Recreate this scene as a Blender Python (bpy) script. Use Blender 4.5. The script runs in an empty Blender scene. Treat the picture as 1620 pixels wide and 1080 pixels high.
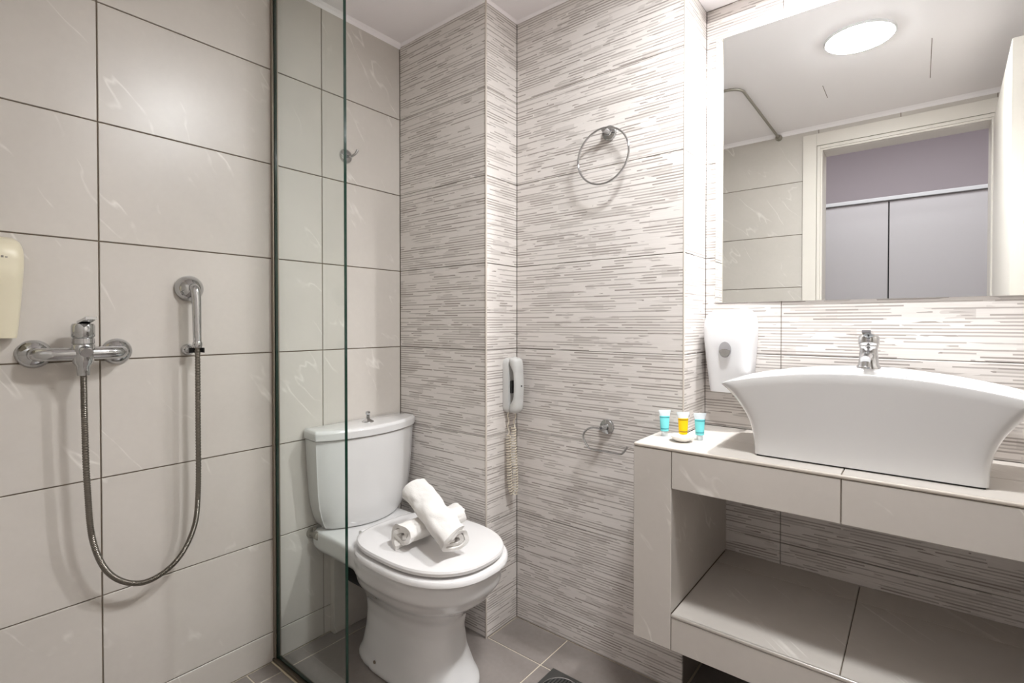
import bpy, bmesh, math, random
from math import sin, cos, pi, radians, atan2, sqrt
from mathutils import Vector, Matrix
random.seed(7)
D = bpy.data
S = bpy.context.scene
COL = S.collection

# ------------------------------------------------------------ camera
cam_d = D.cameras.new('camera'); cam = D.objects.new('camera', cam_d); COL.objects.link(cam)
cam.location = (1.613, -1.295, 1.089)
cam.rotation_euler = (radians(90 - 0.7), 0, radians(38.8))
cam_d.lens = 800 / 1620 * 36; cam_d.sensor_width = 36
cam_d.shift_y = -19 / 1620
cam_d.clip_start = 0.01
S.camera = cam

# ------------------------------------------------------------ world, exposure
w = D.worlds.new('world'); S.world = w; w.use_nodes = True
w.node_tree.nodes['Background'].inputs[0].default_value = (0.75, 0.8, 0.9, 1)
w.node_tree.nodes['Background'].inputs[1].default_value = 0.3
S.view_settings.view_transform = 'Standard'; S.view_settings.look = 'None'
S.view_settings.exposure = 0.98; S.view_settings.gamma = 1.0
S.view_settings.use_curve_mapping = False
S.cycles.max_bounces = 14; S.cycles.diffuse_bounces = 8; S.cycles.glossy_bounces = 6
S.cycles.transparent_max_bounces = 12
MAIN_E = 110.0      # radiance of the round ceiling lamp
NICHE_W = 42.0      # watts of the small spot over the basin

def area(name, loc, rot, size, power, color):
    l = D.lights.new(name, 'AREA'); l.energy = power; l.color = color
    l.shape = 'RECTANGLE'; l.size, l.size_y = size
    o = D.objects.new(name, l); COL.objects.link(o); o.location = loc; o.rotation_euler = rot
    return o
# area light added under the hallway ceiling, standing in for unseen light sources there
area('hallway_fill', (1.5, -1.95, 2.69), (0, 0, 0), (1.6, 0.5), 12.0, (0.96, 0.97, 1.0))

# ------------------------------------------------------------ materials
def lin(c):
    return tuple(((v / 255) / 12.92 if v / 255 <= 0.04045 else ((v / 255 + 0.055) / 1.055) ** 2.4) for v in c)

def mat(name, col=(200, 200, 200), rough=0.5, metal=0.0, **kw):
    m = D.materials.new(name); m.use_nodes = True
    b = m.node_tree.nodes['Principled BSDF']
    b.inputs['Base Color'].default_value = (*lin(col), 1)
    b.inputs['Roughness'].default_value = rough
    b.inputs['Metallic'].default_value = metal
    for k, v in kw.items():
        b.inputs[k].default_value = v
    return m

class N:
    """small helper to chain shader nodes"""
    def __init__(s, m): s.t = m.node_tree; s.b = s.t.nodes['Principled BSDF']
    def new(s, typ, **kw):
        n = s.t.nodes.new(typ)
        for k, v in kw.items(): setattr(n, k, v)
        return n
    def put(s, sock, v):
        if hasattr(v, 'is_output') or isinstance(v, bpy.types.NodeSocket): s.t.links.new(v, sock)
        else: sock.default_value = v
    def math(s, op, a, b=0.0, c=0.0):
        n = s.new('ShaderNodeMath', operation=op)
        s.put(n.inputs[0], a); s.put(n.inputs[1], b)
        if len(n.inputs) > 2: s.put(n.inputs[2], c)
        return n.outputs[0]
    def mix(s, f, a, b):
        n = s.new('ShaderNodeMix', data_type='RGBA')
        s.put(n.inputs[0], f); s.put(n.inputs[6], a); s.put(n.inputs[7], b)
        return n.outputs[2]
    def noise(s, vec, scale, detail=3.0, rough=0.5, dist=0.0):
        n = s.new('ShaderNodeTexNoise'); n.inputs['Scale'].default_value = scale
        n.inputs['Detail'].default_value = detail; n.inputs['Roughness'].default_value = rough
        n.inputs['Distortion'].default_value = dist
        if vec is not None: s.t.links.new(vec, n.inputs['Vector'])
        return n.outputs['Fac']
    def white(s, vec):
        n = s.new('ShaderNodeTexWhiteNoise', noise_dimensions='3D'); s.t.links.new(vec, n.inputs['Vector'])
        return n.outputs['Value']
    def xyz(s, x, y, z=0.0):
        n = s.new('ShaderNodeCombineXYZ'); s.put(n.inputs[0], x); s.put(n.inputs[1], y); s.put(n.inputs[2], z)
        return n.outputs[0]
    def bump(s, h, strength, dist=0.001):
        n = s.new('ShaderNodeBump'); n.inputs['Strength'].default_value = strength
        n.inputs['Distance'].default_value = dist; s.put(n.inputs['Height'], h)
        s.t.links.new(n.outputs[0], s.b.inputs['Normal'])

def stone(name, c1, c2, vein, rough=0.32, vein_amt=0.55):
    m = mat(name, c1, rough); n = N(m)
    geo = n.new('ShaderNodeNewGeometry'); info = n.new('ShaderNodeObjectInfo')
    off = n.xyz(n.math('MULTIPLY', info.outputs['Random'], 31.0), n.math('MULTIPLY', info.outputs['Random'], 17.0), 0.0)
    add = n.new('ShaderNodeVectorMath', operation='ADD')
    n.t.links.new(geo.outputs['Position'], add.inputs[0]); n.t.links.new(off, add.inputs[1])
    p = add.outputs[0]
    big = n.noise(p, 3.2, 5, 0.55, 0.4)
    fine = n.noise(p, 60, 3, 0.6)
    t = n.math('ADD', n.math('MULTIPLY', big, 1.0), n.math('MULTIPLY', fine, 0.25))
    t = n.math('SUBTRACT', t, 0.12)
    base = n.mix(t, (*lin(c1), 1), (*lin(c2), 1))
    # short slanting mineral streaks: thin ridges of a noise stretched along one slanted direction
    sp = n.new('ShaderNodeSeparateXYZ'); n.t.links.new(p, sp.inputs[0])
    h = n.math('ADD', sp.outputs[0], sp.outputs[1])
    ca = n.math('ADD', n.math('MULTIPLY', h, 0.80), n.math('MULTIPLY', sp.outputs[2], 0.60))
    cb = n.math('SUBTRACT', n.math('MULTIPLY', sp.outputs[2], 0.80), n.math('MULTIPLY', h, 0.60))
    q = n.xyz(n.math('MULTIPLY', ca, 7.0), n.math('MULTIPLY', cb, 1.9), n.math('MULTIPLY', info.outputs['Random'], 9.0))
    r1 = n.noise(q, 1.0, 3, 0.5, 0.0)
    ridge = n.math('ABSOLUTE', n.math('SUBTRACT', r1, 0.5))
    mr = n.new('ShaderNodeMapRange'); n.put(mr.inputs['Value'], ridge)
    mr.inputs['From Min'].default_value = 0.0; mr.inputs['From Max'].default_value = 0.011
    mr.inputs['To Min'].default_value = 1.0; mr.inputs['To Max'].default_value = 0.0
    msk = n.noise(p, 7.5, 3, 0.6)
    mk = n.new('ShaderNodeMapRange'); n.put(mk.inputs['Value'], msk)
    mk.inputs['From Min'].default_value = 0.50; mk.inputs['From Max'].default_value = 0.66
    f = n.math('MULTIPLY', n.math('MULTIPLY', mr.outputs[0], mk.outputs[0]), vein_amt)
    n.t.links.new(n.mix(f, base, (*lin(vein), 1)), n.b.inputs['Base Color'])
    n.bump(fine, 0.15, 0.0006)
    return m

def striped(name):
    """light ceramic printed with short horizontal dashes, one print repeated on each tile course"""
    m = mat(name, (200, 190, 180), 0.38); n = N(m)
    geo = n.new('ShaderNodeNewGeometry'); sep = n.new('ShaderNodeSeparateXYZ')
    n.t.links.new(geo.outputs['Position'], sep.inputs[0])
    X, Y, Z = sep.outputs
    u = n.math('ADD', n.math('ADD', X, Y), 10.0)
    wob = n.noise(geo.outputs['Position'], 25, 2)
    v = n.math('ADD', Z, 0.2013)                      # tile joints every 0.3 m from 0.096
    v = n.math('ADD', v, n.math('MULTIPLY', wob, 0.0012))
    def layer(rh, duty, l0, l1, prob, seed):
        r = n.math('DIVIDE', v, rh); row = n.math('FLOOR', r); fr = n.math('FRACT', r)
        band = n.math('MULTIPLY', n.math('LESS_THAN', fr, duty), 1.0)
        rnd = n.white(n.xyz(row, seed, 0.5)); rnd2 = n.white(n.xyz(row, seed, 3.5))
        L = n.math('ADD', n.math('MULTIPLY', rnd2, l1), l0)
        s = n.math('FLOOR', n.math('DIVIDE', n.math('ADD', u, rnd), L))
        on = n.math('LESS_THAN', n.white(n.xyz(row, s, seed + 0.25)), prob)
        dark = n.math('ADD', n.math('MULTIPLY', n.white(n.xyz(row, s, seed + 7.5)), 0.55), 0.45)
        return n.math('MULTIPLY', n.math('MULTIPLY', band, on), dark)
    ur = n.math('PINGPONG', u, 0.61); vr = n.math('FLOORED_MODULO', v, 0.2975)
    cl = n.noise(n.xyz(n.math('MULTIPLY', ur, 6.5), n.math('MULTIPLY', vr, 42.0), n.math('MULTIPLY', n.math('FLOOR', n.math('DIVIDE', v, 0.2975)), 0.25)), 1.0, 2, 0.6)
    clm = n.new('ShaderNodeMapRange'); n.put(clm.inputs['Value'], cl)
    clm.inputs['From Min'].default_value = 0.37; clm.inputs['From Max'].default_value = 0.60
    clm.inputs['To Min'].default_value = 0.16; clm.inputs['To Max'].default_value = 0.93
    b = layer(0.0085, 0.46, 0.06, 0.12, clm.outputs[0], 2.0)
    c = layer(0.0255, 1.0, 0.05, 0.08, n.math('SUBTRACT', clm.outputs[0], 0.45), 3.0)
    grain = n.noise(n.xyz(n.math('MULTIPLY', u, 10.0), n.math('MULTIPLY', v, 260.0), 0.0), 1.0, 3)
    a = layer(0.0170, 0.21, 0.14, 0.22, 0.5, 1.0)
    bar = n.math('MAXIMUM', n.math('MAXIMUM', b, n.math('MULTIPLY', a, 0.8)), n.math('MULTIPLY', c, 0.30))
    base = n.mix(grain, (*lin((206, 200, 195)), 1), (*lin((226, 221, 217)), 1))
    col = n.mix(n.math('MULTIPLY', bar, 0.97), base, (*lin((146, 138, 132)), 1))
    n.t.links.new(col, n.b.inputs['Base Color'])
    n.bump(n.math('SUBTRACT', 1.0, bar), 0.25, 0.0006)
    return m

M = {}
M['stone'] = stone('greige_stone_tile', (182, 176, 169), (203, 197, 190), (232, 228, 222))
M['stone_dark'] = stone('grey_stone_floor', (98, 91, 86), (156, 148, 143), (165, 158, 150), 0.3, 0.15)
M['striped'] = striped('striped_ceramic')
M['grout'] = mat('grout', (124, 112, 98), 0.9)
M['grout_grey'] = mat('grout_grey', (130, 121, 113), 0.9)
M['grout_light'] = mat('grout_light', (205, 194, 176), 0.9)
M['paint'] = mat('ceiling_paint', (244, 240, 242), 0.85)
M['plaster'] = mat('plaster', (205, 200, 195), 0.85)
M['mauve'] = mat('mauve_wall', (198, 188, 192), 0.9)
M['wardrobe'] = mat('wardrobe_white', (206, 202, 204), 0.5)
M['door'] = mat('door_lacquer', (212, 206, 198), 0.4)
M['ceramic'] = mat('white_ceramic', (211, 210, 209), 0.08, **{'Coat Weight': 0.5, 'Coat Roughness': 0.03})
M['seat'] = mat('seat_plastic', (218, 216, 215), 0.22)
M['chrome'] = mat('chrome', (192, 193, 194), 0.07, 1.0)
M['chrome_hose'] = mat('chrome_hose', (128, 123, 115), 0.28, 1.0)
M['gap_dark'] = mat('gap_dark', (60, 60, 60), 0.4, 0.8)  # dark filler colour for the basin's joint shade and the cistern lid seam
M['dull_metal'] = mat('dull_metal', (150, 145, 135), 0.45, 0.6)
M['steel'] = mat('drain_steel', (92, 92, 90), 0.4, 0.7)
M['alu'] = mat('aluminium', (150, 140, 128), 0.35, 0.85)
M['bronze'] = mat('profile_brown', (104, 94, 82), 0.45, 0.5)
M['silver_trim'] = mat('silver_trim', (210, 205, 198), 0.3, 0.6)
M['beige_trim'] = mat('beige_trim', (196, 187, 177), 0.45)
M['white_plastic'] = mat('white_plastic', (220, 220, 222), 0.3)
M['phone'] = mat('phone_plastic', (196, 196, 194), 0.35)
M['phone_dark'] = mat('phone_dark', (40, 42, 42), 0.6)
M['cord'] = mat('cord_cream', (208, 199, 182), 0.5)
M['cream'] = mat('cream_plastic', (214, 206, 182), 0.35)
M['rubber'] = mat('black_rubber', (30, 30, 30), 0.7)
M['silicone'] = mat('silicone', (196, 184, 162), 0.6)
M['print'] = mat('grey_print', (120, 115, 108), 0.6)
M['soap'] = mat('soap_dish_white', (240, 238, 232), 0.3)
M['mirror'] = mat('mirror_silver', (238, 240, 238), 0.0, 1.0)
M['tap_grey'] = mat('window_grey', (150, 148, 150), 0.3)

def towel_mat():
    m = mat('white_towel', (224, 221, 217), 0.95); n = N(m)
    tc = n.new('ShaderNodeTexCoord')
    f = n.noise(tc.outputs['Object'], 420, 3, 0.7); g = n.noise(tc.outputs['Object'], 60, 3, 0.6)
    n.bump(n.math('ADD', f, g), 0.6, 0.002)
    n.b.inputs['Sheen Weight'].default_value = 0.3
    return m
M['towel'] = towel_mat()

def glass_mat():
    m = D.materials.new('clear_glass'); m.use_nodes = True; t = m.node_tree; t.nodes.clear()
    out = t.nodes.new('ShaderNodeOutputMaterial'); mx = t.nodes.new('ShaderNodeMixShader')
    tr = t.nodes.new('ShaderNodeBsdfTransparent'); gl = t.nodes.new('ShaderNodeBsdfGlossy'); fr = t.nodes.new('ShaderNodeFresnel')
    tr.inputs[0].default_value = (0.955, 0.98, 0.965, 1); gl.inputs['Roughness'].default_value = 0.0
    fr.inputs['IOR'].default_value = 1.35
    t.links.new(fr.outputs[0], mx.inputs[0]); t.links.new(tr.outputs[0], mx.inputs[1]); t.links.new(gl.outputs[0], mx.inputs[2])
    t.links.new(mx.outputs[0], out.inputs[0])
    return m
M['glass'] = glass_mat()
M['glass_edge'] = mat('glass_edge_green', (16, 44, 34), 0.1)

def tinted(name, c, a=0.35):
    m = D.materials.new(name); m.use_nodes = True; t = m.node_tree
    b = t.nodes['Principled BSDF']; b.inputs['Base Color'].default_value = (*lin(c), 1); b.inputs['Roughness'].default_value = 0.15
    b.inputs['Alpha'].default_value = 1 - a
    return m
M['blue_gel'] = tinted('blue_gel', (125, 222, 226), 0.1)
M['amber_gel'] = tinted('amber_gel', (250, 200, 20), 0.05)
M['clear_plastic'] = tinted('clear_plastic', (232, 240, 244), 0.5)
M['blue_print'] = mat('blue_print', (60, 150, 160), 0.4)
M['amber_print'] = mat('amber_print', (150, 110, 10), 0.4)

def emit(name, col, strength):
    m = D.materials.new(name); m.use_nodes = True; b = m.node_tree.nodes['Principled BSDF']
    b.inputs['Base Color'].default_value = (0.8, 0.8, 0.8, 1)
    b.inputs['Emission Color'].default_value = (*col, 1); b.inputs['Emission Strength'].default_value = strength
    return m
M['lamp'] = emit('lamp_glow', (0.965, 0.985, 1.0), MAIN_E)
M['spot'] = emit('spot_glow', (0.98, 0.985, 1.0), 30.0)

# ------------------------------------------------------------ object helpers
def link_mesh(name, me, m, parent=None, smooth=False):
    o = D.objects.new(name, me); COL.objects.link(o)
    for mm in (m if isinstance(m, (list, tuple)) else [m]):
        if mm is not None and len(me.materials) < (len(m) if isinstance(m, (list, tuple)) else 1): me.materials.append(mm)
    if parent is not None:
        o.parent = parent
    return o

def wloc(o):
    v = Vector(o.location)
    while o.parent is not None:
        o = o.parent; v += Vector(o.location)
    return v

def obj(name, bm, m, parent=None, smooth=False, origin=None):
    """bm is in world coordinates; the object's origin goes to `origin` (default: the parent's, or the base of the mesh)"""
    if isinstance(bm, MB): bm = bm.bm
    if origin is None:
        if parent is not None: origin = wloc(parent)
        else:
            xs = [v.co for v in bm.verts]
            origin = Vector(((min(c.x for c in xs) + max(c.x for c in xs)) / 2, (min(c.y for c in xs) + max(c.y for c in xs)) / 2, min(c.z for c in xs)))
    origin = Vector(origin)
    bmesh.ops.translate(bm, verts=bm.verts, vec=-origin)
    bmesh.ops.recalc_face_normals(bm, faces=bm.faces)
    me = D.meshes.new(name); bm.to_mesh(me); bm.free()
    if smooth:
        for p in me.polygons: p.use_smooth = True
        try: me.set_sharp_from_angle(angle=radians(smooth if smooth is not True else 40))
        except Exception: pass
    o = link_mesh(name, me, m, parent)
    o.location = origin - (wloc(parent) if parent is not None else Vector((0, 0, 0)))
    return o

def tag(o, label, cat, group=None, kind=None):
    if label: o['label'] = label
    if cat: o['category'] = cat
    if group: o['group'] = group
    if kind: o['kind'] = kind
    return o

def thing(name, label, cat, loc, group=None):
    o = D.objects.new(name, None); COL.objects.link(o); o.location = loc; o.empty_display_size = 0.05
    return tag(o, label, cat, group)

def struct(name, bm, m, parent=None, smooth=False):
    o = obj(name, bm, m, parent, smooth); o['kind'] = 'structure'; return o

class MB:
    """collects simple shapes in world coordinates"""
    def __init__(s): s.bm = bmesh.new()
    def box(s, x0, x1, y0, y1, z0, z1, bevel=0.0, seg=2):
        r = bmesh.ops.create_cube(s.bm, size=1.0)
        for v in r['verts']:
            v.co = Vector(((x0 + x1) / 2 + v.co.x * (x1 - x0), (y0 + y1) / 2 + v.co.y * (y1 - y0), (z0 + z1) / 2 + v.co.z * (z1 - z0)))
        if bevel:
            es = list({e for v in r['verts'] for e in v.link_edges})
            bmesh.ops.bevel(s.bm, geom=es, offset=bevel, segments=seg, affect='EDGES', profile=0.5)
        return s
    def rings(s, rings, cap0=True, cap1=True, closed=True):
        vs = [[s.bm.verts.new(p) for p in r] for r in rings]
        n = len(vs[0])
        for a, b in zip(vs, vs[1:]):
            for i in range(n if closed else n - 1):
                j = (i + 1) % n
                s.bm.faces.new((a[i], a[j], b[j], b[i]))
        if cap0: s.bm.faces.new(vs[0][::-1])
        if cap1: s.bm.faces.new(vs[-1])
        return s
    def lathe(s, prof, origin, axis=(0, 0, 1), n=32):
        """prof: list of (radius, height along axis)"""
        ax = Vector(axis).normalized(); t = Vector((1, 0, 0)) if abs(ax.x) < 0.9 else Vector((0, 1, 0))
        e1 = ax.cross(t).normalized(); e2 = ax.cross(e1); o = Vector(origin)
        R = [[o + ax * h + (e1 * cos(2 * pi * i / n) + e2 * sin(2 * pi * i / n)) * max(r, 1e-5) for i in range(n)] for r, h in prof]
        return s.rings(R)
    def tube(s, pts, r, n=12, closed=False, rfun=None):
        pts = [Vector(p) for p in pts]; m = len(pts)
        R = []; prev = None
        for i, p in enumerate(pts):
            if closed: tg = (pts[(i + 1) % m] - pts[i - 1]).normalized()
            else: tg = (pts[min(i + 1, m - 1)] - pts[max(i - 1, 0)]).normalized()
            if prev is None:
                t = Vector((0, 0, 1)) if abs(tg.z) < 0.9 else Vector((1, 0, 0)); e1 = tg.cross(t).normalized()
            else:
                e1 = (prev - tg * prev.dot(tg)).normalized()
            prev = e1; e2 = tg.cross(e1)
            rr = rfun(i) if rfun else r
            R.append([p + (e1 * cos(2 * pi * k / n) + e2 * sin(2 * pi * k / n)) * rr for k in range(n)])
        if closed:
            R.append(R[0]); s.rings(R, False, False); bmesh.ops.remove_doubles(s.bm, verts=s.bm.verts, dist=1e-6)
        else: s.rings(R)
        return s

def bez(p, n=24):
    """Catmull-Rom through the points"""
    p = [Vector(q) for q in p]; P = [p[0] * 2 - p[1]] + p + [p[-1] * 2 - p[-2]]; out = []
    for i in range(1, len(P) - 2):
        for k in range(n):
            t = k / n
            out.append(0.5 * ((2 * P[i]) + (-P[i - 1] + P[i + 1]) * t + (2 * P[i - 1] - 5 * P[i] + 4 * P[i + 1] - P[i + 2]) * t * t + (-P[i - 1] + 3 * P[i] - 3 * P[i + 1] + P[i + 2]) * t ** 3))
    out.append(P[-2]); return out

# ------------------------------------------------------------ tiled surfaces
GAP = 0.0026
_tile_cache = {}
def tile_mesh(a, b, th, m, ch=0.0010):
    """slab a x b in local XY, its face at z=0, chamfered edges"""
    key = (round(a, 4), round(b, 4), round(th, 4), m.name)
    if key in _tile_cache: return _tile_cache[key]
    bm = bmesh.new(); h = [(a / 2, b / 2), (-a / 2, b / 2), (-a / 2, -b / 2), (a / 2, -b / 2)]
    def ring(s, z): return [bm.verts.new((x - math.copysign(s, x), y - math.copysign(s, y), z)) for x, y in h]
    r0, r1, r2 = ring(0, -th), ring(0, -ch), ring(ch, 0)
    for p, q in ((r0, r1), (r1, r2)):
        for i in range(4): bm.faces.new((p[i], p[(i + 1) % 4], q[(i + 1) % 4], q[i]))
    bm.faces.new(r2); bm.faces.new(r0[::-1])
    bmesh.ops.recalc_face_normals(bm, faces=bm.faces)
    me = D.meshes.new('tile'); bm.to_mesh(me); bm.free(); me.materials.append(m)
    _tile_cache[key] = me; return me

def tiles(parent, o, e1, e2, us, vs, m, gap=GAP, th=0.007, skip=None, name='tile', jig=0.0):
    """tiles on the plane o + u*e1 + v*e2, one between each pair of neighbouring joints; face normal is e1 x e2"""
    o = Vector(o); e1 = Vector(e1); e2 = Vector(e2); n = e1.cross(e2)
    rot = Matrix((e1, e2, n)).transposed().to_euler(); base = wloc(parent)
    for i in range(len(us) - 1):
        for j in range(len(vs) - 1):
            if skip and skip((us[i] + us[i + 1]) / 2, (vs[j] + vs[j + 1]) / 2): continue
            a = us[i + 1] - us[i] - gap; b = vs[j + 1] - vs[j] - gap
            if a < 0.004 or b < 0.004: continue
            t = D.objects.new(name, tile_mesh(a, b, th, m)); COL.objects.link(t); t.parent = parent
            t.location = o + e1 * (us[i] + us[i + 1]) / 2 + e2 * (vs[j] + vs[j + 1]) / 2 + n * random.uniform(-jig, jig) - base
            t.rotation_euler = rot

H = 2.19                      # ceiling
ZJ = [0.0] + [0.096 + 0.3 * k for k in range(7)] + [H]
B = 0.004                     # grout lies this deep behind the tile faces
TW = 0.614
YF = -1.285                   # wall with the door
XR = 2.35

# left wall (x = 0) of large stone tiles
wl = struct('wall_left', MB().box(-0.12, -B, YF - 0.14, 0.12, 0, H + 0.1), M['grout'])
yj = [YF] + [-0.338 - TW * k for k in (1, 0)] + [0.0]
tiles(wl, (0, 0, 0), (0, 1, 0), (0, 0, 1), yj, ZJ, M['stone'], 0.0032)
# pillar: face at y=0 (x 0..0.458) and its return at x=0.458
XB, YD, X2, YE = 0.458, 0.170, 1.079, 0.360
wp = struct('wall_pillar', MB().box(0.0, XB - B, B, YD + 0.05, 0, H + 0.1), M['grout_grey'])
tiles(wp, (0, 0, 0), (1, 0, 0), (0, 0, 1), [0, XB], ZJ, M['striped'], 0.0018)
tiles(wp, (XB, 0, 0), (0, 1, 0), (0, 0, 1), [0, YD], ZJ, M['striped'], 0.0018)
# the tiles() normal for (1,0,0)x(0,0,1) is -y: faces the room; (0,1,0)x(0,0,1) is +x
wb = struct('wall_back', MB().box(XB, X2 - B, YD + B, 0.60, 0, H + 0.1), M['grout_grey'])
tiles(wb, (0, YD, 0), (1, 0, 0), (0, 0, 1), [XB, X2], ZJ, M['striped'], 0.0018)
tiles(wb, (X2, 0, 0), (0, 1, 0), (0, 0, 1), [YD, YE], [0.764] + [z for z in ZJ if 0.8 < z < 2.0] + [2.08], M['striped'], 0.0018)
# niche wall behind the basin and mirror, and the deeper wall under the counter
YL = 0.478
SOF = 2.08
wn = struct('wall_niche', MB().box(X2 - B, XR, YE + B, 0.60, 0.70, H + 0.1), M['grout_grey'])
tiles(wn, (0, YE, 0), (1, 0, 0), (0, 0, 1), [X2, 1.298, 1.912, XR], [0.764] + [z for z in ZJ if 0.8 < z < 2.0] + [SOF], M['striped'], 0.0018)
wu = struct('wall_lower', MB().box(X2 - B, XR, YL + B, 0.60, 0, 0.70), M['grout_grey'])
tiles(wu, (0, YL, 0), (1, 0, 0), (0, 0, 1), [X2, 1.277, 1.891, XR], [0, 0.096, 0.396, 0.69], M['striped'], 0.0018)
# wall on the right and wall with the door
wr = struct('wall_right', MB().box(XR + B, XR + 0.12, YF - 0.14, 0.60, 0, H + 0.1), M['grout'])
tiles(wr, (XR, 0, 0), (0, -1, 0), (0, 0, 1), [-YE - 0.12, 0.15, 0.764, -YF], ZJ, M['stone'], 0.0032)
DX0, DX1, DZ = 1.19, 1.875, 2.05
wf = struct('wall_front', MB().box(0, DX0 - 0.02, YF - 0.14, YF - B, 0, H + 0.1)
            .box(DX1 + 0.02, XR, YF - 0.14, YF - B, 0, H + 0.1)
            .box(DX0 - 0.02, DX1 + 0.02, YF - 0.14, YF - B, DZ + 0.02, H + 0.1), M['grout'])
tiles(wf, (0, YF, 0), (-1, 0, 0), (0, 0, 1), [-XR, -DX1 - 0.02], ZJ, M['stone'], 0.0032)
tiles(wf, (0, YF, 0), (-1, 0, 0), (0, 0, 1), [-DX0 + 0.02, -0.56, 0], ZJ, M['stone'], 0.0032)
tiles(wf, (0, YF, 0), (-1, 0, 0), (0, 0, 1), [-DX1 - 0.02, -1.534, -DX0 + 0.02], [DZ + 0.02, H], M['stone'], 0.0032)

# corner trims of the striped walls
struct('trim_1', MB().lathe([(0.0035, 0), (0.0035, H)], (XB - 0.001, 0.001, 0), n=12), M['beige_trim'], smooth=True)
struct('trim_2', MB().lathe([(0.0028, 0.768), (0.0028, SOF)], (X2 - 0.001, YD + 0.001, 0), n=12), M['beige_trim'], smooth=True)

# ceiling, soffit over the basin, cove strip
struct('ceiling', MB().box(-0.12, XR + 0.12, YF - 0.14, 0.60, H, H + 0.1), M['paint'])
c2 = struct('ceiling_soffit', MB().box(X2, XR, YD, YE, SOF, H), M['paint'])
def cove(bm, p, q, nrm, s=0.016):
    p, q, nrm = Vector(p), Vector(q), Vector(nrm)
    R = []
    for c in (p, q): R.append([c + Vector((0, 0, -s)), c + nrm * (s * 0.45) + Vector((0, 0, -s * 0.45)), c + nrm * s, c])
    bm.rings(R)
cv = MB()
cove(cv, (0, YF, H), (0, 0, H), (1, 0, 0)); cove(cv, (0, 0, H), (XB, 0, H), (0, -1, 0), 0.008)
cove(cv, (XB, 0, H), (XB, YD, H), (1, 0, 0), 0.008); cove(cv, (XB, YD, H), (X2, YD, H), (0, -1, 0), 0.008)
cove(cv, (0, YF, H), (XR, YF, H), (0, 1, 0), 0.02)
struct('trim_3', cv, M['paint'])
# two hairline joints in the ceiling boards
for k, (x, y0, y1) in enumerate(((1.645, -0.953, -0.547), (1.258, -0.90, -0.74))):
    struct('trim_%d' % (4 + k), MB().box(x - 0.0012, x + 0.0012, y0, y1, H - 0.0008, H + 0.001), M['grout_grey'])

# floor of dark stone tiles with pale grout
fl = struct('floor', MB().box(-0.12, XR + 0.12, YF - 0.14, 0.60, -0.1, -0.002), M['grout_light'])
tiles(fl, (0, 0, 0), (1, 0, 0), (0, 1, 0), [0, 0.067, 0.68, 1.293, 1.906, XR], [YF, -0.60, 0.010, YD], M['stone_dark'], 0.004,
      skip=lambda u, v: u < XB and v > 0.01)
tiles(fl, (0, 0, 0), (1, 0, 0), (0, 1, 0), [XB, 0.68], [0.010, YD], M['stone_dark'], 0.004)
tiles(fl, (0, 0, 0), (1, 0, 0), (0, 1, 0), [X2, 1.293, 1.906, XR], [YD, YL], M['stone_dark'], 0.004)

# boxed-in pipe low on the left wall behind the toilet
struct('trim_6', MB().box(0.0, 0.026, -0.314, -0.14, 0, 0.36, 0.002), M['stone'])

# ------------------------------------------------------------ door and hallway
dr = D.objects.new('door_1', None); COL.objects.link(dr); dr.location = (DX1, YF, 0); dr['kind'] = 'structure'
f = MB()
for (x0, x1, y1) in ((DX0 - 0.095, DX0 - 0.028, 0.014), (DX0 - 0.026, DX0 - 0.010, 0.010), (DX0 - 0.010, DX0, 0.004)):
    f.box(x0, x1, YF - 0.03, YF + y1, 0, DZ + (DX0 - x0), 0.0015)
for (x0, x1, y1) in ((DX1 + 0.028, DX1 + 0.095, 0.014), (DX1 + 0.010, DX1 + 0.026, 0.010), (DX1, DX1 + 0.010, 0.004)):
    f.box(x0, x1, YF - 0.03, YF + y1, 0, DZ + (x1 - DX1), 0.0015)
for (z0, z1, y1) in ((DZ + 0.028, DZ + 0.095, 0.014), (DZ + 0.010, DZ + 0.026, 0.010), (DZ, DZ + 0.010, 0.004)):
    f.box(DX0 - z0 + DZ, DX1 + z0 - DZ, YF - 0.03, YF + y1, z0, z1, 0.0015)
obj('casing', f, M['door'], dr)
j = MB().box(DX0 - 0.02, DX0, YF - 0.14, YF - 0.03, 0, DZ).box(DX1, DX1 + 0.02, YF - 0.14, YF - 0.03, 0, DZ).box(DX0 - 0.02, DX1 + 0.02, YF - 0.14, YF - 0.03, DZ, DZ + 0.02)
obj('jamb', j, M['door'], dr)
p0 = Vector((1.880, YF + 0.022, 0.008)); p1 = Vector((1.852, -0.39, 0.008)); dv = (p1 - p0).normalized(); nv = Vector((-dv.y, dv.x, 0)) * -1
f = MB(); L = (p1 - p0).length
f.rings([[p0 + Vector((0, 0, z)), p1 + Vector((0, 0, z)), p1 + nv * 0.04 + Vector((0, 0, z)), p0 + nv * 0.04 + Vector((0, 0, z))] for z in (0, 2.04)])
leaf = obj('door_leaf', f, M['door'], dr)
for sd in (-1, 1):
    q = p0 + dv * (L - 0.06) + nv * (0.02 + sd * 0.02) + Vector((0, 0, 1.0)); a = nv * sd
    h = MB().lathe([(0.024, 0), (0.024, 0.006), (0.009, 0.008), (0.009, 0.045)], q, a, 20)
    h.tube([q + a * 0.045, q + a * 0.045 - dv * 0.05, q + a * 0.045 - dv * 0.11], 0.008, 12)
    obj('door_handle', h, M['chrome'], leaf, smooth=True)

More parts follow.
